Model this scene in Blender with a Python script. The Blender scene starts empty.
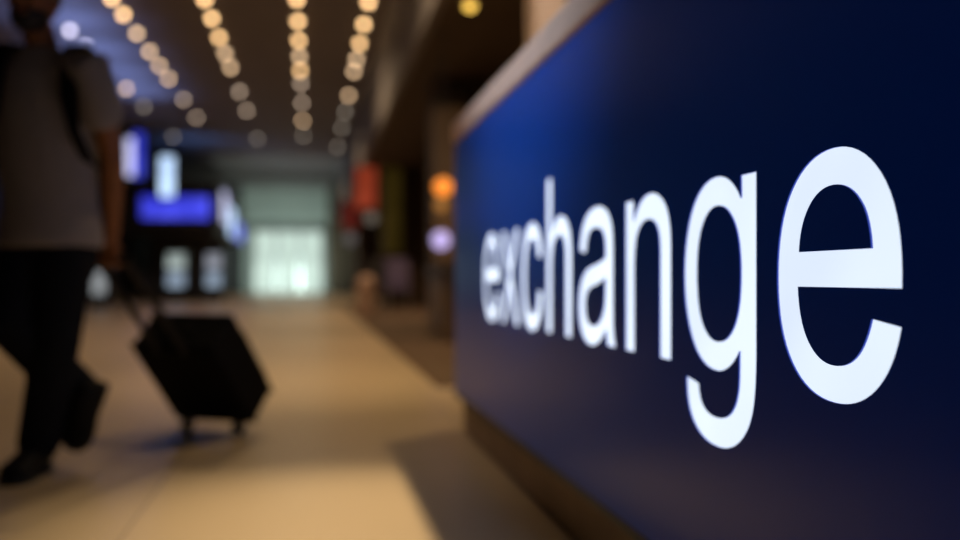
import bpy, bmesh, math, random
from mathutils import Vector, Matrix
random.seed(7)
S = bpy.context.scene
COL = S.collection
PI = math.pi

# ------------------------------------------------------------------ camera geometry
FPX, HCAM, HOR = 933.0, 0.70, 278
TH = math.atan(170 / FPX)              # the hall axis (+Y) runs off to the left of the picture centre
CT, ST = math.cos(TH), math.sin(TH)
A = 0.66                               # sideways distance from the lens to the sign face


def W(px, py, D):
    """world point of a photo pixel at depth D"""
    xc = (px - 480) / FPX * D
    return Vector((xc * CT + D * ST, -xc * ST + D * CT, HCAM + (HOR - py) * D / FPX))


# ------------------------------------------------------------------ materials
def mat(name, col, rough=0.5, metal=0.0, noise=0.0, scale=8.0, spec=0.5, bump=0.0, coat=0.0):
    m = bpy.data.materials.new(name); m.use_nodes = True
    nt = m.node_tree; b = nt.nodes['Principled BSDF']
    b.inputs['Base Color'].default_value = (*col, 1)
    b.inputs['Roughness'].default_value = rough
    b.inputs['Metallic'].default_value = metal
    b.inputs['Specular IOR Level'].default_value = spec
    b.inputs['Coat Weight'].default_value = coat
    tc = nt.nodes.new('ShaderNodeTexCoord')
    n = nt.nodes.new('ShaderNodeTexNoise'); n.inputs['Scale'].default_value = scale
    n.inputs['Detail'].default_value = 4
    nt.links.new(tc.outputs['Object'], n.inputs['Vector'])
    r = nt.nodes.new('ShaderNodeValToRGB')
    lo = [max(0, c * (1 - noise)) for c in col]; hi = [min(1, c * (1 + noise)) for c in col]
    r.color_ramp.elements[0].color = (*lo, 1); r.color_ramp.elements[1].color = (*hi, 1)
    r.color_ramp.elements[0].position = .3; r.color_ramp.elements[1].position = .7
    nt.links.new(n.outputs['Fac'], r.inputs['Fac'])
    nt.links.new(r.outputs['Color'], b.inputs['Base Color'])
    if bump:
        bp = nt.nodes.new('ShaderNodeBump'); bp.inputs['Strength'].default_value = bump
        bp.inputs['Distance'].default_value = .01
        nt.links.new(n.outputs['Fac'], bp.inputs['Height']); nt.links.new(bp.outputs['Normal'], b.inputs['Normal'])
    return m


def emit(name, col, strength, mis=True, noise=0.0, scale=3.0, base=(.02, .02, .02)):
    m = mat(name, base, .35)
    nt = m.node_tree; b = nt.nodes['Principled BSDF']
    b.inputs['Emission Strength'].default_value = strength
    b.inputs['Emission Color'].default_value = (*col, 1)
    if noise:
        tc = nt.nodes.new('ShaderNodeTexCoord'); n = nt.nodes.new('ShaderNodeTexNoise')
        n.inputs['Scale'].default_value = scale; n.inputs['Detail'].default_value = 2
        nt.links.new(tc.outputs['Object'], n.inputs['Vector'])
        r = nt.nodes.new('ShaderNodeValToRGB')
        r.color_ramp.elements[0].color = (*[c * (1 - noise) for c in col], 1)
        r.color_ramp.elements[1].color = (*[min(1, c * (1 + noise * .4) + noise * .1) for c in col], 1)
        r.color_ramp.elements[0].position = .35; r.color_ramp.elements[1].position = .65
        nt.links.new(n.outputs['Fac'], r.inputs['Fac']); nt.links.new(r.outputs['Color'], b.inputs['Emission Color'])
    if not mis:
        m.cycles.emission_sampling = 'NONE'
    return m


def floor_mat(name, col, grout, rough, tw, th, mort=.004):
    m = bpy.data.materials.new(name); m.use_nodes = True
    nt = m.node_tree; b = nt.nodes['Principled BSDF']
    tc = nt.nodes.new('ShaderNodeTexCoord')
    br = nt.nodes.new('ShaderNodeTexBrick'); br.offset = 0
    br.inputs['Scale'].default_value = 1; br.inputs['Brick Width'].default_value = tw
    br.inputs['Row Height'].default_value = th; br.inputs['Mortar Size'].default_value = mort
    br.inputs['Mortar Smooth'].default_value = .3
    br.inputs['Color1'].default_value = (*col, 1); br.inputs['Color2'].default_value = (*[c * .93 for c in col], 1)
    br.inputs['Mortar'].default_value = (*grout, 1)
    n = nt.nodes.new('ShaderNodeTexNoise'); n.inputs['Scale'].default_value = 2.5; n.inputs['Detail'].default_value = 6
    mx = nt.nodes.new('ShaderNodeMix'); mx.data_type = 'RGBA'; mx.blend_type = 'MULTIPLY'
    mx.inputs['Factor'].default_value = .25
    r = nt.nodes.new('ShaderNodeValToRGB'); r.color_ramp.elements[0].color = (.6, .58, .55, 1)
    nt.links.new(tc.outputs['Object'], br.inputs['Vector']); nt.links.new(tc.outputs['Object'], n.inputs['Vector'])
    nt.links.new(n.outputs['Fac'], r.inputs['Fac'])
    nt.links.new(br.outputs['Color'], mx.inputs['A']); nt.links.new(r.outputs['Color'], mx.inputs['B'])
    nt.links.new(mx.outputs['Result'], b.inputs['Base Color'])
    b.inputs['Roughness'].default_value = rough; b.inputs['Specular IOR Level'].default_value = .38
    return m


M = dict(
    floor=floor_mat('polished_beige_tile', (.60, .47, .30), (.30, .23, .15), .36, 1.2, 1.2),
    carpet=mat('dark_brown_carpet', (.11, .066, .034), .9, noise=.35, scale=60, bump=.3),
    ceiling=mat('ceiling_paint', (.20, .175, .185), .75, noise=.08, scale=2),
    soffit=mat('soffit_paint', (.085, .058, .04), .8, noise=.1, scale=2),
    bulk=mat('bulkhead_paint', (.18, .165, .17), .6, noise=.06, scale=2),
    wall=mat('dark_wall_paint', (.07, .065, .07), .7, noise=.15, scale=2),
    wallR=mat('brown_wall_paint', (.10, .065, .04), .7, noise=.15, scale=2),
    endwall=mat('pale_grey_wall', (.50, .54, .51), .7, noise=.05, scale=2),
    black=mat('black_metal', (.012, .012, .014), .4, noise=.2),
    dark=mat('dark_laminate', (.03, .028, .03), .45, noise=.2),
    beige=mat('beige_rail', (.80, .54, .43), .5, noise=.06, scale=12),
    column=mat('beige_column', (.62, .45, .34), .6, noise=.06, scale=4),
    brown=mat('brown_laminate', (.12, .075, .042), .5, noise=.2, scale=5),
    steel=mat('brushed_steel', (.45, .45, .46), .35, metal=1, noise=.08, scale=30),
    glass=mat('smoked_glass', (.05, .06, .07), .1, noise=.05),
    skin=mat('skin', (.30, .115, .042), .55, noise=.10, scale=14),
    lips=mat('lips', (.24, .08, .06), .5, noise=.1),
    hair=mat('dark_hair', (.014, .010, .008), .6, noise=.4, scale=60, bump=.6),
    tee=mat('grey_cotton', (.30, .265, .255), .9, noise=.06, scale=40, bump=.1, spec=.08),
    trouser=mat('black_denim', (.010, .011, .015), .85, noise=.3, scale=60, bump=.1, spec=.08),
    shoe=mat('black_leather', (.010, .010, .011), .5, noise=.2, spec=.08),
    sole=mat('dark_rubber', (.02, .02, .02), .8, noise=.2),
    eye=mat('eye_white', (.40, .37, .34), .2, noise=.02),
    strap=mat('black_nylon', (.008, .008, .010), .8, noise=.3, scale=80, spec=.08),
    case=mat('black_fabric', (.008, .008, .009), .75, noise=.35, scale=90, bump=.2, spec=.08),
    caseedge=mat('black_piping', (.014, .014, .016), .5, noise=.2, spec=.08),
    plinth=mat('brown_plinth', (.36, .25, .15), .6, noise=.12, scale=6),
    terracotta=mat('pinkish_plastic', (.50, .33, .25), .5, noise=.06),
    letterside=emit('blue_letter_edge', (.05, .12, 1.0), .25, base=(.02, .05, .3)),
    panel=emit('navy_acrylic', (.0, .10, 1.0), .018, base=(.0, .065, .42)),
)


pb = M['panel'].node_tree.nodes['Principled BSDF']
pb.inputs['Roughness'].default_value = .28; pb.inputs['Specular IOR Level'].default_value = .16

# ------------------------------------------------------------------ object helpers
WORLD = {}


def link(o, parent=None):
    COL.objects.link(o)
    if parent is not None:
        o.parent = parent
    return o


def tag(o, label=None, cat=None, group=None, kind=None):
    if label: o['label'] = label
    if cat: o['category'] = cat
    if group: o['group'] = group
    if kind: o['kind'] = kind
    return o


def thing(name, label, cat, loc, group=None):
    o = bpy.data.objects.new(name, None); o.empty_display_size = .1
    link(o); o.location = loc; WORLD[o] = Vector(loc)
    return tag(o, label, cat, group)


def obj(name, bm, m, parent=None, smooth=False, label=None):
    """one mesh object from world-space geometry, its origin at the middle of its bounds"""
    lo = Vector((min(v.co[i] for v in bm.verts) for i in range(3)))
    hi = Vector((max(v.co[i] for v in bm.verts) for i in range(3)))
    c = (lo + hi) / 2
    for v in bm.verts: v.co -= c
    bmesh.ops.recalc_face_normals(bm, faces=bm.faces[:])
    me = bpy.data.meshes.new(name); bm.to_mesh(me); bm.free()
    for mm in (m if isinstance(m, (list, tuple)) else [m]): me.materials.append(mm)
    if smooth:
        for p in me.polygons: p.use_smooth = True
    o = bpy.data.objects.new(name, me); link(o, parent)
    o.location = c - (WORLD[parent] if parent is not None else Vector())
    WORLD[o] = c
    if label: o['label'] = label
    return o


def struct(name, bm, m, parent=None):
    o = obj(name, bm, m, parent)
    if parent is None: o['kind'] = 'structure'
    return o


def NB(): return bmesh.new()


def box(bm, x0, x1, y0, y1, z0, z1, bev=0.0, mtx=None):
    r = bmesh.ops.create_cube(bm, size=1)
    vs = r['verts']
    for v in vs:
        v.co = Vector(((x0 + x1) / 2 + v.co.x * (x1 - x0), (y0 + y1) / 2 + v.co.y * (y1 - y0), (z0 + z1) / 2 + v.co.z * (z1 - z0)))
    if bev:
        es = list({e for v in vs for e in v.link_edges})
        rr = bmesh.ops.bevel(bm, geom=es, offset=bev, segments=3, affect='EDGES', profile=.5)
        vs = list({v for f in rr['faces'] for v in f.verts} | {v for v in vs if v.is_valid})
    if mtx is not None:
        for v in vs: v.co = mtx @ v.co
    return bm


def bx(*a, **k): return box(NB(), *a, **k)


def frame_of(d):
    d = d.normalized()
    u = d.cross(Vector((0, 0, 1)))
    if u.length < 1e-4: u = Vector((1, 0, 0))
    u.normalize()
    return u, d.cross(u).normalized()


def loft(bm, rings, cap=True):
    prev = None; first = None
    for ring in rings:
        vs = [bm.verts.new(p) for p in ring]
        if prev:
            n = len(vs)
            for i in range(n): bm.faces.new((prev[i], prev[(i + 1) % n], vs[(i + 1) % n], vs[i]))
        else: first = vs
        prev = vs
    if cap:
        bm.faces.new(first); bm.faces.new(prev)
    return bm


def ell(c, u, v, a, b, n=20):
    return [c + u * (a * math.cos(2 * PI * i / n)) + v * (b * math.sin(2 * PI * i / n)) for i in range(n)]


def tube(bm, pts, rads, n=14):
    """tapered tube through points with rounded ends"""
    pts = [Vector(p) for p in pts]
    if not isinstance(rads, (list, tuple)): rads = [rads] * len(pts)
    d0 = (pts[1] - pts[0]).normalized(); d1 = (pts[-1] - pts[-2]).normalized()
    P, R, Dd = [], [], []
    for k in (1.0, .8, .45):
        P.append(pts[0] - d0 * rads[0] * k * .9); R.append(rads[0] * max(.08, math.sqrt(max(0, 1 - k * k)))); Dd.append(d0)
    for i, p in enumerate(pts):
        a = pts[max(0, i - 1)]; b = pts[min(len(pts) - 1, i + 1)]
        P.append(p); R.append(rads[i]); Dd.append((b - a).normalized())
    for k in (.45, .8, 1.0):
        P.append(pts[-1] + d1 * rads[-1] * k * .9); R.append(rads[-1] * max(.08, math.sqrt(max(0, 1 - k * k)))); Dd.append(d1)
    u = None; rings = []
    for p, r, d in zip(P, R, Dd):
        if u is None: u = frame_of(d)[0]
        u = (u - d * u.dot(d)).normalized(); v = d.cross(u)
        rings.append(ell(p, u, v, r, r, n))
    return loft(bm, rings)


def cyl(bm, p0, p1, r0, r1=None, n=24):
    p0, p1 = Vector(p0), Vector(p1); r1 = r0 if r1 is None else r1
    u, v = frame_of(p1 - p0)
    return loft(bm, [ell(p0, u, v, r0, r0, n), ell(p1, u, v, r1, r1, n)])


def lathe(bm, c, prof, n=28):
    c = Vector(c)
    return loft(bm, [ell(c + Vector((0, 0, z)), Vector((1, 0, 0)), Vector((0, 1, 0)), max(r, 1e-4), max(r, 1e-4), n) for r, z in prof])


def sphere(bm, c, rx, ry=None, rz=None, u=None, v=None, w=None, seg=20):
    ry = ry or rx; rz = rz or rx
    u = u or Vector((1, 0, 0)); v = v or Vector((0, 1, 0)); w = w or Vector((0, 0, 1))
    r = bmesh.ops.create_uvsphere(bm, u_segments=seg, v_segments=seg // 2 + 2, radius=1)
    for q in r['verts']:
        q.co = Vector(c) + u * (q.co.x * rx) + v * (q.co.y * ry) + w * (q.co.z * rz)
    return bm


def remesh(bm, voxel, smooth_it=6, fac=.5):
    """fuse overlapping volumes into one continuous surface"""
    bmesh.ops.recalc_face_normals(bm, faces=bm.faces[:])
    me = bpy.data.meshes.new('tmp'); bm.to_mesh(me); bm.free()
    o = bpy.data.objects.new('tmp', me); COL.objects.link(o)
    r = o.modifiers.new('r', 'REMESH'); r.mode = 'VOXEL'; r.voxel_size = voxel
    if smooth_it:
        s = o.modifiers.new('s', 'SMOOTH'); s.iterations = smooth_it; s.factor = fac
    dg = bpy.context.evaluated_depsgraph_get(); dg.update()
    nm = bpy.data.meshes.new_from_object(o.evaluated_get(dg))
    b2 = bmesh.new(); b2.from_mesh(nm)
    bpy.data.objects.remove(o); bpy.data.meshes.remove(me); bpy.data.meshes.remove(nm)
    return b2


def copy_tree(root, loc, label=None):
    r = root.copy(); COL.objects.link(r); r.location = loc; WORLD[r] = Vector(loc)
    if label: r['label'] = label
    for ch in root.children:
        c = ch.copy(); COL.objects.link(c); c.parent = r
        for g in ch.children:
            d = g.copy(); COL.objects.link(d); d.parent = c
    return r


# ------------------------------------------------------------------ the setting
HC, ZS, XB = 5.0, 3.46, 1.22
struct('floor', bx(-9, 8, -3, 46, -.12, 0), M['floor'])
struct('floor_carpet', bx(.80, 6, 5.9, 24, .0005, .008), M['carpet'])
struct('ceiling', bx(-9, XB + .02, -3, 46, HC, HC + .15), M['ceiling'])
struct('ceiling_right', bx(XB + .1, 8, -3, 46, ZS, ZS + .15), M['soffit'])
struct('trim_1', bx(XB, XB + .1, -3, 46, ZS - .02, HC + .15), M['bulk'])
struct('wall_left', bx(-9.2, -9, -3, 46, 0, HC + .15), M['wall'])
struct('wall_right', bx(6, 6.2, -3, 46, 0, HC), M['wallR'])
struct('wall_back', bx(-9, 8, 46, 46.2, 0, HC + .15), M['endwall'])
struct('baseboard_left', bx(-9, -8.97, -3, 46, 0, .12), M['dark'])
struct('baseboard_right', bx(5.97, 6, -3, 46, 0, .12), M['dark'])
# dark returns either side of the bright exit
struct('wall_back_left', bx(-9, -3.2, 44.6, 45.9, 0, HC), M['wall'])
struct('wall_back_right', bx(.85, 6, 44.0, 45.9, 0, HC), M['wallR'])

# the bright glazed exit
DOORLIT = emit('daylight_glass', (.60, .76, .67), 1.05, noise=.25, scale=.6)
DOORLIT.node_tree.nodes['Principled BSDF'].inputs['Specular IOR Level'].default_value = .05
b = NB()
dx0, dx1, dz = -2.65, .60, 3.0
for x in (dx0, dx0 + 1.083, dx0 + 2.167, dx1): box(b, x - .05, x + .05, 45.6, 45.75, 0, dz)
box(b, dx0, dx1, 45.6, 45.75, dz - .08, dz + .05)
door = struct('door_1', b, M['steel'])
for i in range(3):
    x = dx0 + .05 + i * 1.083
    obj('door_glass', bx(x, x + .98, 45.66, 45.69, .02, dz - .08), DOORLIT, door)
for i in (1, 2):
    x = dx0 + i * 1.083 + (-.12 if i == 1 else .12)
    obj('door_handle', cyl(NB(), (x, 45.56, .8), (x, 45.56, 1.5), .02), M['steel'], door)

# ------------------------------------------------------------------ the exchange sign
PZ0, PZ1 = HCAM - .786 * A, HCAM + .935 * A
SY0, SY1 = .44, 4.27
sg = thing('exchange_sign', 'long navy blue illuminated counter sign with white lettering and beige top rail', 'sign', (1.0, 2.4, 0))
obj('cabinet', bx(A + .0055, A + .62, SY0 + .01, SY1 - .005, PZ0 + .005, PZ1), M['dark'], sg)
obj('shade_gap_strip', bx(A - .004, A + .05, SY0, SY1, PZ0 - .022, PZ0 - .001, bev=.003), M['black'], sg)  # black strip in place of the shade gap under the panel
obj('top_rail', bx(A - .012, A + .64, SY0 - .01, SY1 + .01, PZ1 + .006, PZ1 + .098, bev=.012), M['beige'], sg, label='beige top rail')
obj('plinth', bx(A + .035, A + .58, SY0 + .03, SY1 - .04, 0, PZ0 - .023), M['plinth'], sg, label='brown recessed plinth')

GLYPH = {
    'e': (1139, "M862 342L1048 319Q1004 156 885 66Q766 -24 581 -24Q348 -24 211.5 119.5Q75 263 75 522Q75 790 213 938Q351 1086 571 1086Q784 1086 919 941Q1054 796 1054 533Q1054 517 1053 485L261 485Q271 310 360 217Q449 124 582 124Q681 124 751 176Q821 228 862 342ZM271 633L864 633Q852 767 796 834Q710 938 573 938Q449 938 364.5 855Q280 772 271 633Z"),
    'x': (1024, "M15 0L403 552L44 1062L269 1062L432 813Q478 742 506 694Q550 760 587 811L766 1062L981 1062L614 562L1009 0L788 0L570 330L512 419L233 0Z"),
    'c': (1024, "M828 389L1005 366Q976 183 856.5 79.5Q737 -24 563 -24Q345 -24 212.5 118.5Q80 261 80 527Q80 699 137 828Q194 957 310.5 1021.5Q427 1086 564 1086Q737 1086 847 998.5Q957 911 988 750L813 723Q788 830 724.5 884Q661 938 571 938Q435 938 350 840.5Q265 743 265 532Q265 318 347 221Q429 124 561 124Q667 124 738 189Q809 254 828 389Z"),
    'h': (1139, "M135 0L135 1466L315 1466L315 940Q441 1086 633 1086Q751 1086 838 1039.5Q925 993 962.5 911Q1000 829 1000 673L1000 0L820 0L820 673Q820 808 761.5 869.5Q703 931 596 931Q516 931 445.5 889.5Q375 848 345 777Q315 706 315 581L315 0Z"),
    'a': (1139, "M828 131Q728 46 635.5 11Q543 -24 437 -24Q262 -24 168 61.5Q74 147 74 280Q74 358 109.5 422.5Q145 487 202.5 526Q260 565 332 585Q385 599 492 612Q710 638 813 674Q814 711 814 721Q814 831 763 876Q694 937 558 937Q431 937 370.5 892.5Q310 848 281 735L105 759Q129 872 184 941.5Q239 1011 343 1048.5Q447 1086 584 1086Q720 1086 805 1054Q890 1022 930 973.5Q970 925 986 851Q995 805 995 685L995 445Q995 194 1006.5 127.5Q1018 61 1052 0L864 0Q836 56 828 131ZM813 533Q715 493 519 465Q408 449 362 429Q316 409 291 370.5Q266 332 266 285Q266 213 320.5 165Q375 117 480 117Q584 117 665 162.5Q746 208 784 287Q813 348 813 467Z"),
    'n': (1139, "M135 0L135 1062L297 1062L297 911Q414 1086 635 1086Q731 1086 811.5 1051.5Q892 1017 932 961Q972 905 988 828Q998 778 998 653L998 0L818 0L818 646Q818 756 797 810.5Q776 865 722.5 897.5Q669 930 597 930Q482 930 398.5 857Q315 784 315 580L315 0Z"),
    'g': (1139, "M102 -88L277 -114Q288 -195 338 -232Q405 -282 521 -282Q646 -282 714 -232Q782 -182 806 -92Q820 -37 819 139Q701 0 525 0Q306 0 186 158Q66 316 66 537Q66 689 121 817.5Q176 946 280.5 1016Q385 1086 526 1086Q714 1086 836 934L836 1062L1002 1062L1002 144Q1002 -104 951.5 -207.5Q901 -311 791.5 -371Q682 -431 522 -431Q332 -431 215 -345.5Q98 -260 102 -88ZM251 550Q251 341 334 245Q417 149 542 149Q666 149 750 244.5Q834 340 834 544Q834 739 747.5 838Q661 937 539 937Q419 937 335 839.5Q251 742 251 550Z"),
}


def contours(d):
    import re
    out = []; cur = None; pen = None
    for c, args in re.findall(r'([MLQZ])([^MLQZ]*)', d):
        v = [float(t) for t in args.split()]
        if c == 'M': cur = [(v[0], v[1])]; pen = (v[0], v[1])
        elif c == 'L': cur.append((v[0], v[1])); pen = (v[0], v[1])
        elif c == 'Q':
            for k in range(1, 9):
                t = k / 8
                cur.append(tuple((1 - t) ** 2 * pen[i] + 2 * t * (1 - t) * v[i] + t * t * v[2 + i] for i in (0, 1)))
            pen = (v[2], v[3])
        else: out.append(cur)
    return out


LS = .00044 * A                     # metres per font unit along the sign
LV = LS
LZ0 = 5.3812 * A                     # where the word starts, far along the sign
BASE = .5495
GAIN = (1.5, 1.5, 1.5, 1.42, 1.35, 1.25, 1.16, 1.08)
LETTER = [emit('backlit_opal_acrylic', (.72, .82, 1.0), g_, noise=.06, scale=3, base=(.12, .12, .14)) for g_ in GAIN]


def outline(ch, u0, grow):
    """closed outlines of one letter in metres (along the sign, up), grown by a small amount"""
    res = []
    for c in contours(GLYPH[ch][1]):
        pts = [c[0]]
        for p in c[1:]:
            if abs(p[0] - pts[-1][0]) + abs(p[1] - pts[-1][1]) > 1e-3: pts.append(p)
        if abs(pts[0][0] - pts[-1][0]) + abs(pts[0][1] - pts[-1][1]) < 1e-3: pts.pop()
        q = [Vector(((p[0] + u0) * LS, p[1] * LV)) for p in pts]
        if OUTER_CW[0] is None:
            OUTER_CW[0] = sum(q[k - 1].x * q[k].y - q[k].x * q[k - 1].y for k in range(len(q))) < 0
        out = []
        for k in range(len(q)):
            a = (q[k] - q[k - 1]).normalized(); b_ = (q[(k + 1) % len(q)] - q[k]).normalized()
            na, nb_ = Vector((-a.y, a.x)), Vector((-b_.y, b_.x))
            if not OUTER_CW[0]: na, nb_ = -na, -nb_
            m_ = na + nb_
            m_ = m_ / max(.35, m_.length_squared / 2)
            out.append(q[k] + m_ * grow)
        res.append(out)
    return res


OUTER_CW = [None]


def filled(loops, extrude):
    cu = bpy.data.curves.new('glyph', 'CURVE'); cu.dimensions = '2D'; cu.fill_mode = 'BOTH'; cu.extrude = extrude
    for q in loops:
        sp = cu.splines.new('POLY'); sp.points.add(len(q) - 1)
        for pt, p in zip(sp.points, q): pt.co = (p[0], p[1], 0, 1)
        sp.use_cyclic_u = True
    o = bpy.data.objects.new('glyph', cu); COL.objects.link(o)
    dg = bpy.context.evaluated_depsgraph_get(); dg.update()
    me = bpy.data.meshes.new_from_object(o.evaluated_get(dg))
    bm = bmesh.new(); bm.from_mesh(me)
    bpy.data.objects.remove(o); bpy.data.meshes.remove(me)
    bmesh.ops.remove_doubles(bm, verts=bm.verts[:], dist=1e-5)
    return bm


def onsign(bm, x):
    for v in bm.verts:
        a_, b_, c_ = v.co
        v.co = Vector((x - c_, LZ0 - a_, BASE + b_))
    bm.normal_update()
    return bm


loops = [[(LZ0 - SY1, PZ0 - BASE), (LZ0 - SY0, PZ0 - BASE), (LZ0 - SY0, PZ1 - BASE), (LZ0 - SY1, PZ1 - BASE)]]
u = 0; spots_ = []
for ch in 'exchange':
    spots_.append((ch, u)); u += GLYPH[ch][0] + 20
for ch, u in spots_: loops += outline(ch, u, .0022)
bm = onsign(filled(loops, .0015), A + .0015)
for f in bm.faces:
    c = f.calc_center_median()
    inside = SY0 + .01 < c.y < SY1 - .01 and PZ0 + .01 < c.z < PZ1 - .01
    f.material_index = 1 if abs(f.normal.x) < .7 and inside else 0
obj('sign_panel', bm, [M['panel'], M['letterside']], sg, label='glossy navy blue acrylic panel with cut-out lettering')
for (ch, u), lm in zip(spots_, LETTER):
    bm = onsign(filled(outline(ch, u, .0042), .0008), A + .0042)
    obj('letter', bm, lm, sg, label='white letter ' + ch)

# ------------------------------------------------------------------ ceiling downlights
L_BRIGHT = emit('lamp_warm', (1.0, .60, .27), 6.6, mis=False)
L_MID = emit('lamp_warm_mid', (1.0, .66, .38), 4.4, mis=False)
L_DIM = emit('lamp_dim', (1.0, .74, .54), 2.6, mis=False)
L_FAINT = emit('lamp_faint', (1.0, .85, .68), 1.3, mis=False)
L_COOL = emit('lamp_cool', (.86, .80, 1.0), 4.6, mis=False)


def downlight_proto(m):
    t = thing('downlight', 'x', 'ceiling light', (0, 0, 0), 'round downlights in rows on the hall ceiling')
    obj('trim_ring', lathe(NB(), (0, 0, 0), [(.105, 0), (.105, -.012), (.08, -.02), (.054, -.012), (.054, 0)], 20), M['steel'], t)
    obj('lamp', lathe(NB(), (0, 0, 0), [(.052, -.004), (.052, -.045), (.046, -.070), (.03, -.086), (.0005, -.092)], 16), m, t, smooth=True)
    return t


ORD = ['nearest', 'second', 'third', 'fourth', 'fifth', 'sixth', 'seventh', 'eighth', 'ninth', 'tenth']
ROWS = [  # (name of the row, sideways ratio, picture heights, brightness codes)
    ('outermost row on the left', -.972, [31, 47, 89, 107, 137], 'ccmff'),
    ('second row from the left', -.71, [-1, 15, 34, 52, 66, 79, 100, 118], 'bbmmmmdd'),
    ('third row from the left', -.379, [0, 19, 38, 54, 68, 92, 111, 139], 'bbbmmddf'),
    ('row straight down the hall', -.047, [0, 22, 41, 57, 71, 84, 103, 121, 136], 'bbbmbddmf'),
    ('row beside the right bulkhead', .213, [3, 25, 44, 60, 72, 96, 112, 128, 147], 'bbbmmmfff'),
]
L_SOFT = emit('lamp_soft', (1.0, .72, .48), 3.7, mis=False)
LM = dict(b=L_BRIGHT, m=L_MID, d=L_DIM, f=L_FAINT, c=L_COOL)
protos = {}
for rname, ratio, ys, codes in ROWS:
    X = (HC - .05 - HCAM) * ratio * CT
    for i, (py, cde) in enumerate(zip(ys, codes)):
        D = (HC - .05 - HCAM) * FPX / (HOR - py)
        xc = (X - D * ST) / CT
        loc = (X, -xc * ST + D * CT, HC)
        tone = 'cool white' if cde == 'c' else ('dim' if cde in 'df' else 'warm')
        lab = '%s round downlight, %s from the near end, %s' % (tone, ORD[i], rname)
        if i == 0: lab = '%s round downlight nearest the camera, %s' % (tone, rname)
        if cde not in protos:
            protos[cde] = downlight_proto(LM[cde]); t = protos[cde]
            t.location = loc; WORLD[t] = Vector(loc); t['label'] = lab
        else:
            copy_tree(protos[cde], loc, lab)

# the lone yellow lamp on the low soffit
YL = W(470, -2, (ZS - HCAM) * FPX / 275); YL.z = ZS
t = thing('downlight', 'yellow downlight alone on the dark low soffit above the sign', 'ceiling light', YL)
obj('trim_ring', lathe(NB(), YL, [(.09, 0), (.09, -.012), (.06, -.02), (.06, 0)], 20), M['steel'], t)
obj('lamp', lathe(NB(), YL, [(.055, -.004), (.055, -.04), (.03, -.07), (.0005, -.075)], 16), emit('lamp_yellow', (1, .6, .10), 2.5, mis=False), t, smooth=True)

# ------------------------------------------------------------------ left: the blue-lit kiosk
BLUE = emit('blue_screen', (.03, .04, .95), 1.05, noise=.5, scale=1.6)
BLUEW = emit('blue_white_light', (.48, .66, 1.0), 1.6, noise=.25, scale=1.5)
PALE = emit('pale_light', (.66, .66, 1.0), 1.25, noise=.1)
TEALW = emit('pale_teal_light', (.66, .80, .76), .62, noise=.5, scale=2.2)
DEEP = emit('deep_blue_light', (.03, .05, .95), .75, noise=.4, scale=1.2)

k = thing('shop_kiosk', 'dark open kiosk with flat canopy far down the left side of the hall', 'kiosk', (-3.9, 34, 0))
kx0, kx1, ky0, ky1 = -5.5, -2.7, 28.3, 40
obj('canopy', bx(kx0, kx1, ky0, ky1, 2.05, 3.5, bev=.03), M['dark'], k)
for x, y in ((kx0 + .1, ky0 + .1), (kx1 - .1, ky0 + .1), (kx0 + .1, ky1 - .1), (kx1 - .1, ky1 - .1)):
    obj('post', bx(x - .08, x + .08, y - .08, y + .08, 0, 2.05), M['dark'], k)
obj('back_panel', bx(kx0 + .2, kx1 - .2, 33, 33.1, 0, 2.05), M['wall'], k)
obj('counter', bx(kx0 + .3, kx1 - .3, ky0 + 1.4, ky0 + 2.0, 0, .85, bev=.02), M['wall'], k)

p = W(180, 210, 28); fy = ky0 - .1
t = thing('fascia_sign', 'wide glowing blue sign across the front of the dark kiosk', 'sign', (p.x, fy, p.z - .45))
obj('frame', bx(p.x - .99, p.x + .99, fy, fy + .09, p.z - .36, p.z + .36), M['black'], t)
obj('lit_face', bx(p.x - .95, p.x + .95, fy - .03, fy, p.z - .32, p.z + .32), BLUE, t)
p = W(173, 181, 28)
t = thing('light_box', 'tall white-blue light box standing above the wide blue sign', 'light box', (p.x, fy - .2, p.z - .75))
obj('frame', bx(p.x - .22, p.x + .22, fy - .16, fy - .05, p.z - .62, p.z + .62), M['black'], t)
obj('lit_face', bx(p.x - .18, p.x + .18, fy - .19, fy - .16, p.z - .58, p.z + .58), BLUEW, t)
p = W(133, 155, 25)
t = thing('blade_sign', 'tall violet-blue hanging blade sign beside the arm of the walking person', 'sign', (p.x, p.y, p.z - .85))
obj('frame', bx(p.x - .20, p.x + .30, p.y, p.y + .12, p.z - .64, p.z + .64), M['black'], t)
obj('lit_face', bx(p.x - .17, p.x + .02, p.y - .04, p.y, p.z - .56, p.z + .44), PALE, t)
obj('blue_face', bx(p.x + .02, p.x + .27, p.y - .04, p.y, p.z - .60, p.z + .60), DEEP, t, label='deep blue strip')
obj('hanger', cyl(NB(), (p.x, p.y + .06, p.z + .64), (p.x, p.y + .06, HC), .025), M['black'], t)
scr = [(29.6, 31.2, 2.45, 3.40, 'pale blue screen nearest on the hall side of the kiosk', PALE),
       (32.0, 34.2, 2.15, 3.1, 'pale blue screen second along the hall side of the kiosk', BLUEW),
       (35.2, 38.5, 2.1, 2.75, 'blue screen farthest along the hall side of the kiosk', BLUE)]
for y0, y1, z0, z1, lab, m in scr:
    t = thing('display_screen', lab, 'screen', (kx1 + .03, (y0 + y1) / 2, z0), 'screens on the hall side of the kiosk')
    obj('frame', bx(kx1 + .005, kx1 + .05, y0 - .05, y1 + .05, z0 - .05, z1 + .05), M['black'], t)
    obj('screen', bx(kx1 + .05, kx1 + .06, y0, y1, z0, z1), m, t)


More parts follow.
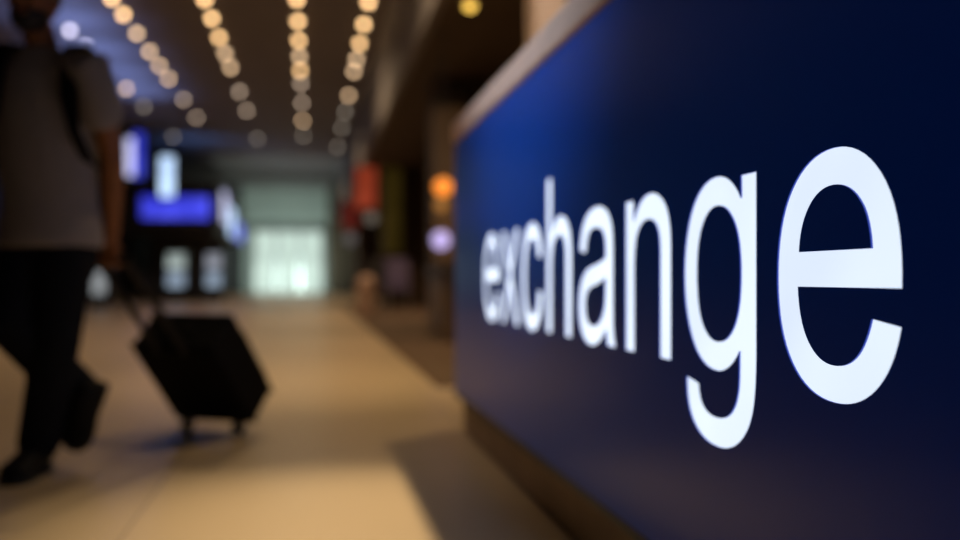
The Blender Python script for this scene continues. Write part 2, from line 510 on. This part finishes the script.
def display_case(x, y, w, lab, m1, m2):
    t = thing('display_case', lab, 'display case', (x, y, 0), 'lit display cases under the kiosk canopy')
    obj('base', bx(x - w / 2, x + w / 2, y - .25, y + .25, 0, .42, bev=.01), M['dark'], t)
    obj('lower_panel', bx(x - w / 2 + .03, x + w / 2 - .03, y - .24, y - .2, .46, .86), m2, t, label='bluish lit lower panel')
    obj('upper_panel', bx(x - w / 2 + .03, x + w / 2 - .03, y - .24, y - .2, .98, 1.38), m1, t, label='greenish white lit upper panel')
    b = NB()
    for sx in (-1, 1):
        box(b, x + sx * w / 2 - .02, x + sx * w / 2 + .02, y - .22, y + .22, .42, 1.42)
    box(b, x - w / 2 - .02, x + w / 2 + .02, y - .22, y + .22, 1.42, 1.48)
    obj('frame', b, M['dark'], t)


PALEB = emit('pale_blue_light', (.5, .65, .9), .58, noise=.4, scale=2.5)
display_case(W(183, 270, 28).x, 27.9, .52, 'lit display case under the canopy, left one of the two right of the suitcase handle', TEALW, PALEB)
display_case(W(218, 270, 28).x, 27.9, .46, 'lit display case under the canopy, right one beside the bright exit', emit('pale_lilac', (.62, .66, .78), .48, noise=.3), PALEB)
WHITEC = emit('dull_white_light', (.75, .80, .85), .40, noise=.4, scale=3)
p = W(101, 282, 22)
t = thing('display_case', 'small lit display case seen behind the gripping hand', 'display case', (p.x, p.y, 0))
obj('base', bx(p.x - .2, p.x + .2, p.y - .2, p.y + .2, 0, .1), M['dark'], t)
obj('lit_panel', bx(p.x - .13, p.x + .13, p.y - .22, p.y - .18, .32, .85), WHITEC, t)
obj('frame', bx(p.x - .2, p.x + .2, p.y - .17, p.y + .2, .1, .95, bev=.01), M['dark'], t)
# dark shop fronts along the left
for i, (y0, y1) in enumerate(((12, 19), (19.4, 27.5), (41, 44.5))):
    t = thing('closed_shop', ['dark closed shop front nearest on the left, behind the walking person', 'dark closed shop front on the left just before the kiosk', 'dark closed shop front on the left beyond the kiosk'][i], 'shop front', (-7.0, (y0 + y1) / 2, 0), 'dark shop fronts along the left wall')
    obj('shutter', bx(-7.3, -7.2, y0, y1, 0, 2.9), M['dark'], t)
    obj('fascia_band', bx(-7.4, -7.05, y0, y1, 2.9, 3.7, bev=.02), M['wall'], t)
    for y in (y0 + .1, y1 - .1):
        obj('pier', bx(-7.4, -7.02, y - .1, y + .1, 0, 2.9), M['wall'], t)

# ------------------------------------------------------------------ right: shops under the low soffit
def shop_unit(lab, x0, x1, y0, y1, m):
    t = thing('shop_unit', lab, 'shop unit', ((x0 + x1) / 2, (y0 + y1) / 2, 0), 'shop units under the right soffit')
    obj('partition', bx(x0, x1, y1 - .12, y1, .008, ZS - .01), m, t)
    obj('pier', bx(x0 - .12, x0 + .12, y0, y1, .008, ZS - .01, bev=.01), M['soffit'], t)
    obj('shop_counter', bx(x0 + .5, x1 - .2, y1 - 1.1, y1 - .6, .008, .95, bev=.02), M['brown'], t)


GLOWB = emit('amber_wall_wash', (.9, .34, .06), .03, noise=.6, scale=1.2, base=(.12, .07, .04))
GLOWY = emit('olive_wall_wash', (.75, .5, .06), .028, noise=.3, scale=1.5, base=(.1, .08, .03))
shop_unit('brown shop bay closest behind the far end of the blue sign', 1.75, 5.6, 12.6, 13.0, M['wallR'])
shop_unit('brown shop bay midway along the right side behind the red sign', 1.9, 5.6, 23.5, 24, M['wallR'])
shop_unit('dark shop bay farthest along the right side', 1.75, 5.6, 33, 34, M['wallR'])
t = thing('lit_panel', 'dim olive yellow glowing wall panel right of the red hanging sign', 'panel', (2.1, 22.8, .9))
obj('glow_face', bx(1.75, 2.2, 22.8, 22.84, 1.3, 3.4), GLOWY, t)
obj('frame', bx(1.72, 2.23, 22.84, 22.9, 1.27, 3.43), M['black'], t)
t = thing('lit_panel', 'dim amber glowing wall panel behind the orange globe lamp', 'panel', (2.0, 12.4, .6))
obj('glow_face', bx(1.62, 2.05, 12.3, 12.33, .9, 3.0), GLOWB, t)
obj('frame', bx(1.59, 2.08, 12.33, 12.38, .87, 3.03), M['black'], t)


def box_sign(lab, px, py, D, w, h, m):
    p = W(px, py, D)
    t = thing('light_box', lab, 'light box', (p.x, p.y, p.z - h / 2), 'red light boxes below the bulkhead')
    obj('lit_face', bx(p.x - w / 2, p.x + w / 2, p.y - .02, p.y, p.z - h / 2, p.z + h / 2), m, t)
    obj('frame', bx(p.x - w / 2 - .03, p.x + w / 2 + .03, p.y, p.y + .1, p.z - h / 2 - .03, p.z + h / 2 + .03), M['black'], t)
    obj('hanger', cyl(NB(), (p.x, p.y + .05, p.z + h / 2 + .03), (p.x, p.y + .05, ZS), .02), M['black'], t)


RED = emit('red_lightbox', (.85, .10, .03), .30, noise=.25, scale=2)
RED2 = emit('dark_red_lightbox', (.6, .05, .03), .13, noise=.25, scale=2)
box_sign('bright red light box hanging beside the dim yellow panel', 366, 188, 23, .5, 1.0, RED)
box_sign('darker red light box hanging beyond the bright red one', 350, 215, 30, .55, .9, RED2)


def globe(lab, px, py, D, r, m, kind='pendant'):
    p = W(px, py, D)
    if kind == 'pendant':
        t = thing('pendant_lamp', lab, 'lamp', (p.x, p.y, ZS))
        obj('cord', cyl(NB(), (p.x, p.y, p.z + r), (p.x, p.y, ZS), .006, n=8), M['black'], t)
        obj('canopy', lathe(NB(), (p.x, p.y, ZS), [(.05, 0), (.05, -.02), (.01, -.04)], 16), M['black'], t)
    else:
        t = thing('table_lamp', lab, 'lamp', (p.x, p.y, kind))
        obj('stem', cyl(NB(), (p.x, p.y, kind + .02), (p.x, p.y, p.z - r * .9), .01, n=10), M['steel'], t)
        obj('base', lathe(NB(), (p.x, p.y, kind), [(.06, 0), (.06, .012), (.012, .02)], 18), M['steel'], t)
    obj('globe', sphere(NB(), p, r), m, t, smooth=True)
    return t


globe('glowing orange globe lamp hanging just left of the blue sign', 443, 187, 10.5, .10, emit('orange_globe', (1, .27, .03), 1.5, mis=False))
globe('smaller amber globe lamp hanging below the orange one', 441, 205, 11.6, .07, emit('amber_globe', (1, .40, .08), .45, mis=False))
# pale lamp on a dark service counter behind the sign's far end
ct = thing('service_counter', 'low dark service counter under the pale lilac globe lamp', 'counter', (1.75, 10.6, 0))
obj('counter_body', bx(1.4, 2.2, 9.9, 11.2, .008, .76, bev=.01), M['brown'], ct)
obj('counter_top', bx(1.36, 2.24, 9.86, 11.24, .76, .80, bev=.008), M['dark'], ct)
globe('pale lilac globe lamp standing on the dark service counter', 441, 240, 10.5, .10, emit('lilac_globe', (.62, .50, .95), 1.1, mis=False), kind=.80)
globe('dim grey globe standing in for a lamp reflection under the bright red light box', 371, 218, 21, .13, emit('reflection_globe', (.9, .75, .6), .16, mis=False))  # glowing globe added for a dim lamp reflection
globe('lowest dim grey globe standing in for a lamp reflection, beside the bright exit', 350, 239, 24, .14, emit('reflection_globe2', (.75, .7, .75), .12, mis=False))  # second globe added where a lamp is only reflected
# pinkish litter bin at the edge of the carpet
p = W(366, 308, 17.5); p.z = .008
t = thing('litter_bin', 'pinkish beige round litter bin at the edge of the dark carpet', 'bin', p)
obj('bin_body', lathe(NB(), p, [(.15, 0), (.16, .02), (.17, .60), (.16, .62)]), M['terracotta'], t, smooth=False)
obj('bin_lid', lathe(NB(), p, [(.165, .622), (.165, .66), (.12, .72), (.07, .74), (.06, .70)]), M['terracotta'], t, smooth=False)
# seats in the dim waiting area
for i, px in enumerate((378, 398)):
    p = W(px, 290, 20 - i * .6); p.z = .008
    t = thing('waiting_chair', ['dark waiting chair left of the pair beyond the litter bin', 'violet-grey waiting chair right of the pair beyond the litter bin'][i], 'chair', p, 'waiting chairs beyond the litter bin')
    m = M['dark'] if i == 0 else mat('violet_fabric', (.12, .10, .20), .8, noise=.2)
    obj('seat', bx(p.x - .24, p.x + .24, p.y - .24, p.y + .24, .42, .50, bev=.03), m, t)
    obj('backrest', bx(p.x - .24, p.x + .24, p.y + .2, p.y + .27, .52, 1.1, bev=.03), m, t)
    for sx in (-1, 1):
        for sy in (-1, 1):
            obj('leg', cyl(NB(), (p.x + sx * .2, p.y + sy * .2, .008), (p.x + sx * .2, p.y + sy * .2, .42), .018, n=10), M['steel'], t)
        obj('back_post', cyl(NB(), (p.x + sx * .15, p.y + .225, .47), (p.x + sx * .15, p.y + .225, .56), .015, n=10), M['steel'], t)
# the pale column above the rail
struct('trim_2', bx(1.68, 1.94, 6.9, 7.2, 0, ZS - .01, bev=.015), M['column'])
struct('trim_3', bx(2.6, 3.2, 11.5, 12.0, 0, ZS), M['soffit'])

# ------------------------------------------------------------------ the walking person
FA = math.radians(-4)


def cdir(x, d, z=0):
    """direction from (right, depth) as seen from the lens"""
    return Vector((x * CT + d * ST, -x * ST + d * CT, z))


FW = cdir(-math.sin(FA), -math.cos(FA)).normalized()      # the way the person walks
SD = cdir(math.cos(FA), -math.sin(FA)).normalized()       # towards the person's left hand
UP = Vector((0, 0, 1))
hipc = W(50, 225, 3.43)
pr = thing('person', 'person in a grey t-shirt and black trousers walking and pulling a black suitcase', 'person', (hipc.x, hipc.y, 0))

hipL, kneeL, ankL = W(66, 222, 3.40), W(57, 338, 3.33), W(38, 447, 3.37)
hipR, kneeR, ankR = W(34, 222, 3.48), W(6, 326, 3.27), W(84, 394, 3.47)
shL, elL, wrL = W(90, 66, 3.33), W(113, 160, 3.42), W(112, 236, 3.56)
shR, elR, wrR = W(-2, 68, 3.49), W(-32, 158, 3.52), W(-42, 232, 3.36)
neck, head = W(43, 50, 3.41), W(33, 3, 3.36)

GRIP = W(112, 260, 3.60)                                   # middle of the suitcase grip
WHEEL = W(213, 430, 4.22); WHEEL.z = .035
Lx = (GRIP - WHEEL).normalized()
Wx = Vector((Lx.y, -Lx.x, 0)).normalized()
if Wx.dot(cdir(1, 0)) < 0: Wx = -Wx
Nx = Wx.cross(Lx).normalized()
if Nx.z < 0: Nx = -Nx


def torso(bm, grow, rings):
    return loft(bm, [ell(W(px, py, D), SD, FW, w + grow, d + grow, 28) for px, py, D, w, d in rings])


# one continuous skin surface: trunk, neck, head, arms and hands, legs
b = NB()
torso(b, 0, [(51, 250, 3.42, .13, .09), (51, 225, 3.42, .15, .105), (50, 190, 3.42, .14, .095), (47, 120, 3.41, .165, .105), (46, 80, 3.41, .17, .09), (45, 62, 3.41, .10, .07)])
tube(b, [W(45, 72, 3.42), neck, W(37, 28, 3.38)], [.066, .058, .056])
for s, e, w_ in ((shL, elL, wrL), (shR, elR, wrR)):
    m1 = s.lerp(e, .5); m2 = e.lerp(w_, .3)
    tube(b, [s, m1, e, m2, w_], [.056, .047, .039, .041, .027])
for h, k_, a_ in ((hipL, kneeL, ankL), (hipR, kneeR, ankR)):
    tube(b, [h, h.lerp(k_, .5), k_, k_.lerp(a_, .3), a_], [.082, .072, .054, .054, .038])
# head: skull, jaw, nose, ears
hf = (FW * .97 + cdir(-.35, 0) * .3).normalized(); hs = Vector((-hf.y, hf.x, 0))
if hs.dot(SD) < 0: hs = -hs
sphere(b, head + UP * .025 - hf * .012, .076, .096, .105, hs, hf, UP, 28)
sphere(b, head - UP * .045 + hf * .025, .058, .066, .070, hs, hf, UP, 24)
sphere(b, head - UP * .085 + hf * .062, .026, .024, .022, hs, hf, UP, 16)
tube(b, [head + hf * .088 + UP * .03, head + hf * .108 - UP * .008], [.009, .014], 12)
sphere(b, head + hf * .098 - UP * .010, .019, .012, .011, hs, hf, UP, 14)
sphere(b, head + hf * .084 + UP * .045, .052, .012, .010, hs, hf, UP, 14)
for sx in (-1, 1):
    sphere(b, head + hs * (sx * .078) - hf * .012 + UP * .004, .010, .020, .032, hs, hf, UP, 14)
    sphere(b, head + hs * (sx * .036) + hf * .070 - UP * .012, .024, .018, .022, hs, hf, UP, 14)
# his left hand closes round the suitcase grip
pc = GRIP - Lx * -.010
palm0 = wrL; palm1 = GRIP + Lx * .030 - Nx * -.004
pd = (palm1 - palm0).normalized()
sphere(b, palm0.lerp(palm1, .62), .042, .020, .052, Wx, Nx, Lx, 18)
tube(b, [wrL, palm0.lerp(palm1, .5)], [.026, .028])
for i, off in enumerate((-.033, -.011, .011, .033)):
    ln = [.9, 1.0, .97, .82][i]
    k0 = palm1 + Wx * off
    R_ = .024
    pts = []
    for q in range(7):                        # the finger wraps round the bar
        a_ = math.radians(90 - q * 38 * ln)
        pts.append(GRIP + Wx * off * 1.02 + Lx * (R_ * math.sin(a_)) + Nx * (-R_ * math.cos(a_)))
    tube(b, [k0] + pts, [.0105] + [.0095] * 5 + [.008, .0075], 10)
th0 = palm0.lerp(palm1, .55) - Wx * .036
tube(b, [th0, th0 - Wx * .018 - Lx * .022 + Nx * .018, GRIP - Wx * .042 + Nx * .024, GRIP - Wx * .022 + Nx * .026 - Lx * .004], [.014, .012, .010, .009], 10)
# his right hand hangs relaxed
hd = (wrR - elR).normalized(); hd = (hd - UP * .5).normalized()
ha = FW.copy(); ha = (ha - hd * ha.dot(hd)).normalized(); hn = hd.cross(ha).normalized()
pcR = wrR + hd * .055
sphere(b, pcR, .042, .017, .056, ha, hn, hd, 18)
inw = hn if hn.dot(SD) > 0 else -hn
for i, off in enumerate((.031, .010, -.011, -.031)):
    ln = [.070, .078, .073, .058][i]
    k0 = pcR + hd * .044 + ha * off
    k1 = k0 + (hd * .95 + inw * .25).normalized() * ln * .5
    k2 = k1 + (hd * .8 + inw * .6).normalized() * ln * .32
    k3 = k2 + (hd * .5 + inw * .85).normalized() * ln * .26
    tube(b, [k0, k1, k2, k3], [.0102, .0095, .0088, .0078], 10)
t0 = pcR - hd * .03 + ha * .034
tube(b, [t0, t0 + ha * .022 + hd * .024 + inw * .01, t0 + ha * .030 + hd * .055 + inw * .02], [.014, .0115, .009], 10)
body = obj('body', remesh(b, .0055, 3), M['skin'], pr, smooth=True)

# hair, beard, eyes
b = NB()
sphere(b, head + UP * .040 - hf * .022, .084, .100, .102, hs, hf, UP, 28)
hb = remesh(b, .008, 2)
cutp = head + UP * .045
geom = [v for v in hb.verts if (v.co - cutp).dot(UP * .75 - hf * .66) < -.012]
bmesh.ops.delete(hb, geom=geom, context='VERTS')
obj('hair', hb, M['hair'], pr, smooth=True, label='short dark hair')
b = NB()
sphere(b, head - UP * .052 + hf * .028, .064, .072, .066, hs, hf, UP, 26)
sphere(b, head - UP * .092 + hf * .062, .034, .032, .030, hs, hf, UP, 18)
hb = remesh(b, .006, 2)
geom = [v for v in hb.verts if (v.co - head).z > -.038 or ((v.co - head).z > -.062 and (v.co - head).dot(hf) > .082 and abs((v.co - head).dot(hs)) < .024)]
bmesh.ops.delete(hb, geom=geom, context='VERTS')
obj('beard', hb, M['hair'], pr, smooth=True, label='full dark beard')
for sx in (-1, 1):
    ec = head + hs * (sx * .033) + hf * .070 + UP * .020
    ey = obj('eye', sphere(NB(), ec, .0125), M['eye'], pr, smooth=True)
    obj('iris', sphere(NB(), ec + hf * .0085, .0058, .0048, .0058, hs, hf, UP, 14), M['hair'], ey, smooth=True, label='dark iris')
    obj('eyebrow', tube(NB(), [head + hs * (sx * .014) + hf * .094 + UP * .046, head + hs * (sx * .034) + hf * .090 + UP * .052, head + hs * (sx * .054) + hf * .074 + UP * .044], [.004, .0045, .003], 8), M['hair'], pr, smooth=True, label='dark eyebrow')
    # lids above and below
    for uz in (.011, -.010):
        obj('eyelid', tube(NB(), [ec - hs * .014 + UP * uz * .4 + hf * .004, ec + UP * uz + hf * .008, ec + hs * .014 + UP * uz * .4 + hf * .004], [.0035, .0048, .0035], 8), M['skin'], pr, smooth=True)
obj('mouth', sphere(NB(), head + hf * .089 - UP * .050, .022, .007, .007, hs, hf, UP), M['lips'], pr, smooth=True)

# t-shirt
b = NB()
torso(b, .006, [(52, 248, 3.42, .176, .150), (52, 238, 3.42, .176, .150), (51, 200, 3.42, .160, .130), (48, 150, 3.41, .168, .12), (47, 105, 3.41, .182, .12), (46, 78, 3.41, .185, .105), (45, 64, 3.41, .15, .085), (44, 55, 3.41, .092, .072), (43, 50, 3.41, .072, .068)])
for s, e in ((shL, elL), (shR, elR)):
    inn = s.lerp(W(45, 72, 3.41), .35)
    tube(b, [inn, s - UP * .006, s.lerp(e, .30), s.lerp(e, .52)], [.070, .077, .077, .073], 18)
obj('t_shirt', remesh(b, .010, 8), M['tee'], pr, smooth=True, label='grey t-shirt')
# trousers
b = NB()
loft(b, [ell(W(51, 236, 3.42), SD, FW, .150, .108, 28), ell(W(52, 256, 3.42), SD, FW, .168, .122, 28), ell(W(50, 278, 3.42), SD, FW, .150, .118, 28), ell(W(48, 292, 3.42), SD, FW, .09, .07, 28)])
for h, k_, a_, f_ in ((hipL, kneeL, ankL, .97), (hipR, kneeR, ankR, .93)):
    tube(b, [h - UP * .06, h.lerp(k_, .5), k_, k_.lerp(a_, .4), k_.lerp(a_, f_)], [.104, .096, .082, .080, .074], 20)
obj('trousers', remesh(b, .010, 6), M['trouser'], pr, smooth=True, label='black trousers')


# shoes
def shoe(heel, toe, up):
    d = (toe - heel).normalized(); ln = (toe - heel).length; up = (up - d * up.dot(d)).normalized(); s_ = d.cross(up)
    b = NB(); rings = []
    for t_, w_, h_ in ((-.02, .018, .045), (0, .034, .075), (.14, .037, .092), (.30, .037, .098), (.45, .038, .078), (.62, .044, .060), (.78, .047, .050), (.92, .038, .040), (1.0, .018, .026)):
        h_ *= 1.25; c = heel + d * (ln * t_) + up * (h_ / 2 + .012)
        rings.append(ell(c, s_, up, w_ * 1.2, h_ / 2, 18))
    loft(b, rings)
    sh = obj('shoe', b, M['shoe'], pr, smooth=True)
    b = NB(); rings = []
    for t_, w_ in ((-.03, .02), (.0, .036), (.15, .038), (.45, .037), (.65, .046), (.80, .048), (.94, .038), (1.02, .018)):
        w_ *= 1.2; c = heel + d * (ln * t_) + up * .012
        rings.append([c + s_ * w_ - up * .012, c + s_ * w_ + up * .010, c - s_ * w_ + up * .010, c - s_ * w_ - up * .012])
    loft(b, rings)
    obj('sole', b, M['sole'], sh)


hl = W(43, 470, 3.42); hl.z = 0
tl = hl + FW * .29; tl.z = 0
shoe(hl, tl, UP)
hr = W(99, 382, 3.50); tr = W(76, 443, 3.46)
axis = (tr - hr).normalized()
shoe(hr, hr + axis * .26, (FW + UP * .3))

# backpack worn on the back
bp = thing('backpack', 'black backpack on the back of the walking person, straps over the shoulders', 'backpack', W(52, 130, 3.60))
mt = Matrix((SD, FW, UP)).transposed().to_4x4()
mt.translation = W(48, 140, 3.42) - FW * .235
obj('bag_body', box(NB(), -.14, .14, -.075, .075, -.24, .22, bev=.05, mtx=mt), M['strap'], bp)
obj('front_pocket', box(NB(), -.11, .11, -.10, -.07, -.20, .0, bev=.014, mtx=mt), M['strap'], bp)
obj('top_loop', tube(NB(), [mt @ Vector((-.04, 0, .215)), mt @ Vector((-.03, 0, .25)), mt @ Vector((.03, 0, .25)), mt @ Vector((.04, 0, .215))], .008), M['strap'], bp)
C0 = W(46, 80, 3.41)
for sx in (-1, 1):
    q = [(.115, -.15, .07), (.125, -.03, .128), (.126, .075, .108), (.126, .125, .03), (.132, .140, -.08), (.145, .132, -.20), (.165, .06, -.30), (.16, -.10, -.34)]
    pts = [C0 + SD * (sx * x) + FW * y + UP * z for x, y, z in q]
    b = NB(); rings = []
    for i, p_ in enumerate(pts):
        d = (pts[min(i + 1, len(pts) - 1)] - pts[max(i - 1, 0)]).normalized()
        s_ = (SD - d * SD.dot(d)).normalized(); n_ = d.cross(s_)
        w_ = .032 if i < 5 else .018
        rings.append([p_ + s_ * w_ + n_ * .007, p_ - s_ * w_ + n_ * .007, p_ - s_ * w_ - n_ * .007, p_ + s_ * w_ - n_ * .007])
    loft(b, rings)
    obj('shoulder_strap', b, M['strap'], bp)

# ------------------------------------------------------------------ the suitcase
sc = thing('suitcase', 'black cabin suitcase on two wheels tilted and pulled by its long handle', 'suitcase', (WHEEL.x, WHEEL.y, 0))
ms = Matrix((Wx, Nx, Lx)).transposed().to_4x4(); ms.translation = WHEEL
SL0, SL1, SW_, ST_ = -.005, .485, .21, .24
obj('shell', box(NB(), -SW_, SW_, .012, ST_, SL0, SL1, bev=.028, mtx=ms), M['case'], sc)
b = NB()
for n_ in (.035, ST_ - .025):
    box(b, -SW_ - .003, SW_ + .003, n_ - .004, n_ + .004, SL0 - .003, SL1 + .003, bev=.003, mtx=ms)
obj('piping', b, M['caseedge'], sc)
obj('front_pocket', box(NB(), -SW_ + .03, SW_ - .03, ST_ - .005, ST_ + .03, SL0 + .04, SL1 - .14, bev=.012, mtx=ms), M['case'], sc)
obj('carry_handle', tube(NB(), [ms @ Vector(v) for v in ((-.07, .12, SL1 - .005), (-.06, .12, SL1 + .028), (.06, .12, SL1 + .028), (.07, .12, SL1 - .005))], .009), M['caseedge'], sc)
LT = (GRIP - WHEEL).length
hb_ = NB()
for x in (-.068, .068):
    tube(hb_, [ms @ Vector((x, .02, SL1 - .03)), ms @ Vector((x, .012, .72)), ms @ Vector((x, 0, LT))], [.014, .014, .013], 10)
han = obj('telescopic_handle', hb_, M['black'], sc)
obj('grip', tube(NB(), [ms @ Vector((-.078, 0, LT)), ms @ Vector((.078, 0, LT))], .014, 14), M['caseedge'], han)
for x in (-.135, .135):
    c = ms @ Vector((x, 0, 0))
    w_ = obj('wheel', cyl(NB(), c - Wx * .014, c + Wx * .014, .035), M['sole'], sc)
    obj('hub', cyl(NB(), c - Wx * .017, c + Wx * .017, .014), M['steel'], w_)
    obj('wheel_housing', box(NB(), x - .028, x + .028, .004, .06, .018, .09, bev=.008, mtx=ms), M['caseedge'], sc)
for x in (-.12, .12):
    obj('foot', box(NB(), x - .02, x + .02, ST_ - .05, ST_ - .015, SL0 - .03, SL0 + .005, bev=.006, mtx=ms), M['caseedge'], sc)

# ------------------------------------------------------------------ light
def spot(name, loc, target, power, col, angle=80, blend=.6, radius=.06):
    l = bpy.data.lights.new(name, 'SPOT'); l.energy = power; l.color = col
    l.spot_size = math.radians(angle); l.spot_blend = blend; l.shadow_soft_size = radius
    o = bpy.data.objects.new(name, l); COL.objects.link(o); o.location = loc
    o.rotation_euler = (Vector(target) - Vector(loc)).to_track_quat('-Z', 'Y').to_euler()
    return o


WARM = (1.0, .70, .37)
spot('spot_over_counter', (1.13, 4.7, 3.42), (.6, 4.4, 0), 95, WARM, 84, .8, .05)
spot('spot_floor_near', (1.18, 2.9, 3.7), (.16, 2.6, 0), 640, (1.0, .76, .47), 33, 1.0, .05)
for i, (y, pw) in enumerate(((9, 400), (16, 380), (24, 350), (34, 420))):
    spot('spot_hall', (-.1, y, 4.85), (-.1, y, 0), pw, (1, .71, .40), 150, 1.0, .1)
spot('spot_floor_mid', (.1, 6.6, 4.85), (.1, 6.6, 0), 330, WARM, 48, 1.0, .08)
spot('spot_hall_left', (-4.4, 12, 4.85), (-4.4, 12, 0), 100, (1, .68, .58), 110, 1.0, .1)
spot('fill_panel_blue', (-3.4, 3.0, 3.7), (A, 2.95, 1.95), 680, (.62, .80, 1.0), 32, 1.0, .1)  # added lamp in place of the blue ceiling glow reflected in the panel
for y in (14.5, 16.5, 18.5, 20.5, 22.5):
    spot('fill_ceiling_blue', (-3.95, y, 3.95), (-3.95, y, 5), 90, (.28, .42, 1.0), 130, 1.0, .1)  # lamps added in mid air for the ceiling's blue glow; no cove built
spot('fill_shops', (3.2, 9.5, 3.4), (3.0, 9.8, 0), 200, (1, .62, .32), 140, 1.0, .1)  # added lamp that lifts the dark area under the soffit
spot('fill_shops_far', (2.8, 18, 3.4), (2.6, 18, 0), 220, (1, .62, .36), 140, 1.0, .1)  # added lamp brightening the bays and bin farther along
spot('fill_column', (1.55, 5.2, 3.2), (1.75, 6.9, 2.5), 90, (1, .8, .62), 60, 1.0, .06)  # added lamp, only brightens the pale column
spot('fill_rail', (-2.2, 2.2, 4.85), (A, 3.5, 1.38), 130, (1, .76, .62), 30, 1.0, .06)  # added lamp aimed at the rail's hall-side face to brighten it
spot('fill_exit_up', (-.9, 42.0, .6), (-.9, 45.8, 2.2), 420, (.76, 1.0, .9), 150, 1.0, .3)  # added up-light giving the end wall its glow above the exit
spot('fill_exit_ceiling', (-.9, 34, .3), (-.9, 38, 5), 320, (.76, 1.0, .9), 120, 1.0, .3)  # added lamp that spreads the exit's glow onto the far ceiling
spot('fill_kiosk_blue', (-3.6, 29.5, 3.7), (-3.4, 30.5, 5), 60, (.2, .4, 1.0), 150, 1.0, .1)  # added lamp tinting the ceiling blue above the kiosk canopy

w = bpy.data.worlds.new('world'); S.world = w; w.use_nodes = True
bg = w.node_tree.nodes['Background']; bg.inputs['Color'].default_value = (.55, .46, .42, 1); bg.inputs['Strength'].default_value = .05

# ------------------------------------------------------------------ camera
cd = bpy.data.cameras.new('camera'); cam = bpy.data.objects.new('camera', cd); COL.objects.link(cam)
cd.sensor_width = 36; cd.lens = FPX / 960 * 36; cd.clip_start = .05; cd.clip_end = 200
cam.location = (0, 0, HCAM)
cam.rotation_euler = (PI / 2, 0, -TH)
cd.shift_y = (HOR - 270) / 960
cd.dof.use_dof = True; cd.dof.focus_distance = 1.22; cd.dof.aperture_fstop = 1.36; cd.dof.aperture_blades = 0
S.camera = cam
S.view_settings.view_transform = 'Standard'; S.view_settings.look = 'None'
S.cycles.use_denoising = True
S.cycles.max_bounces = 8; S.cycles.sample_clamp_indirect = 4
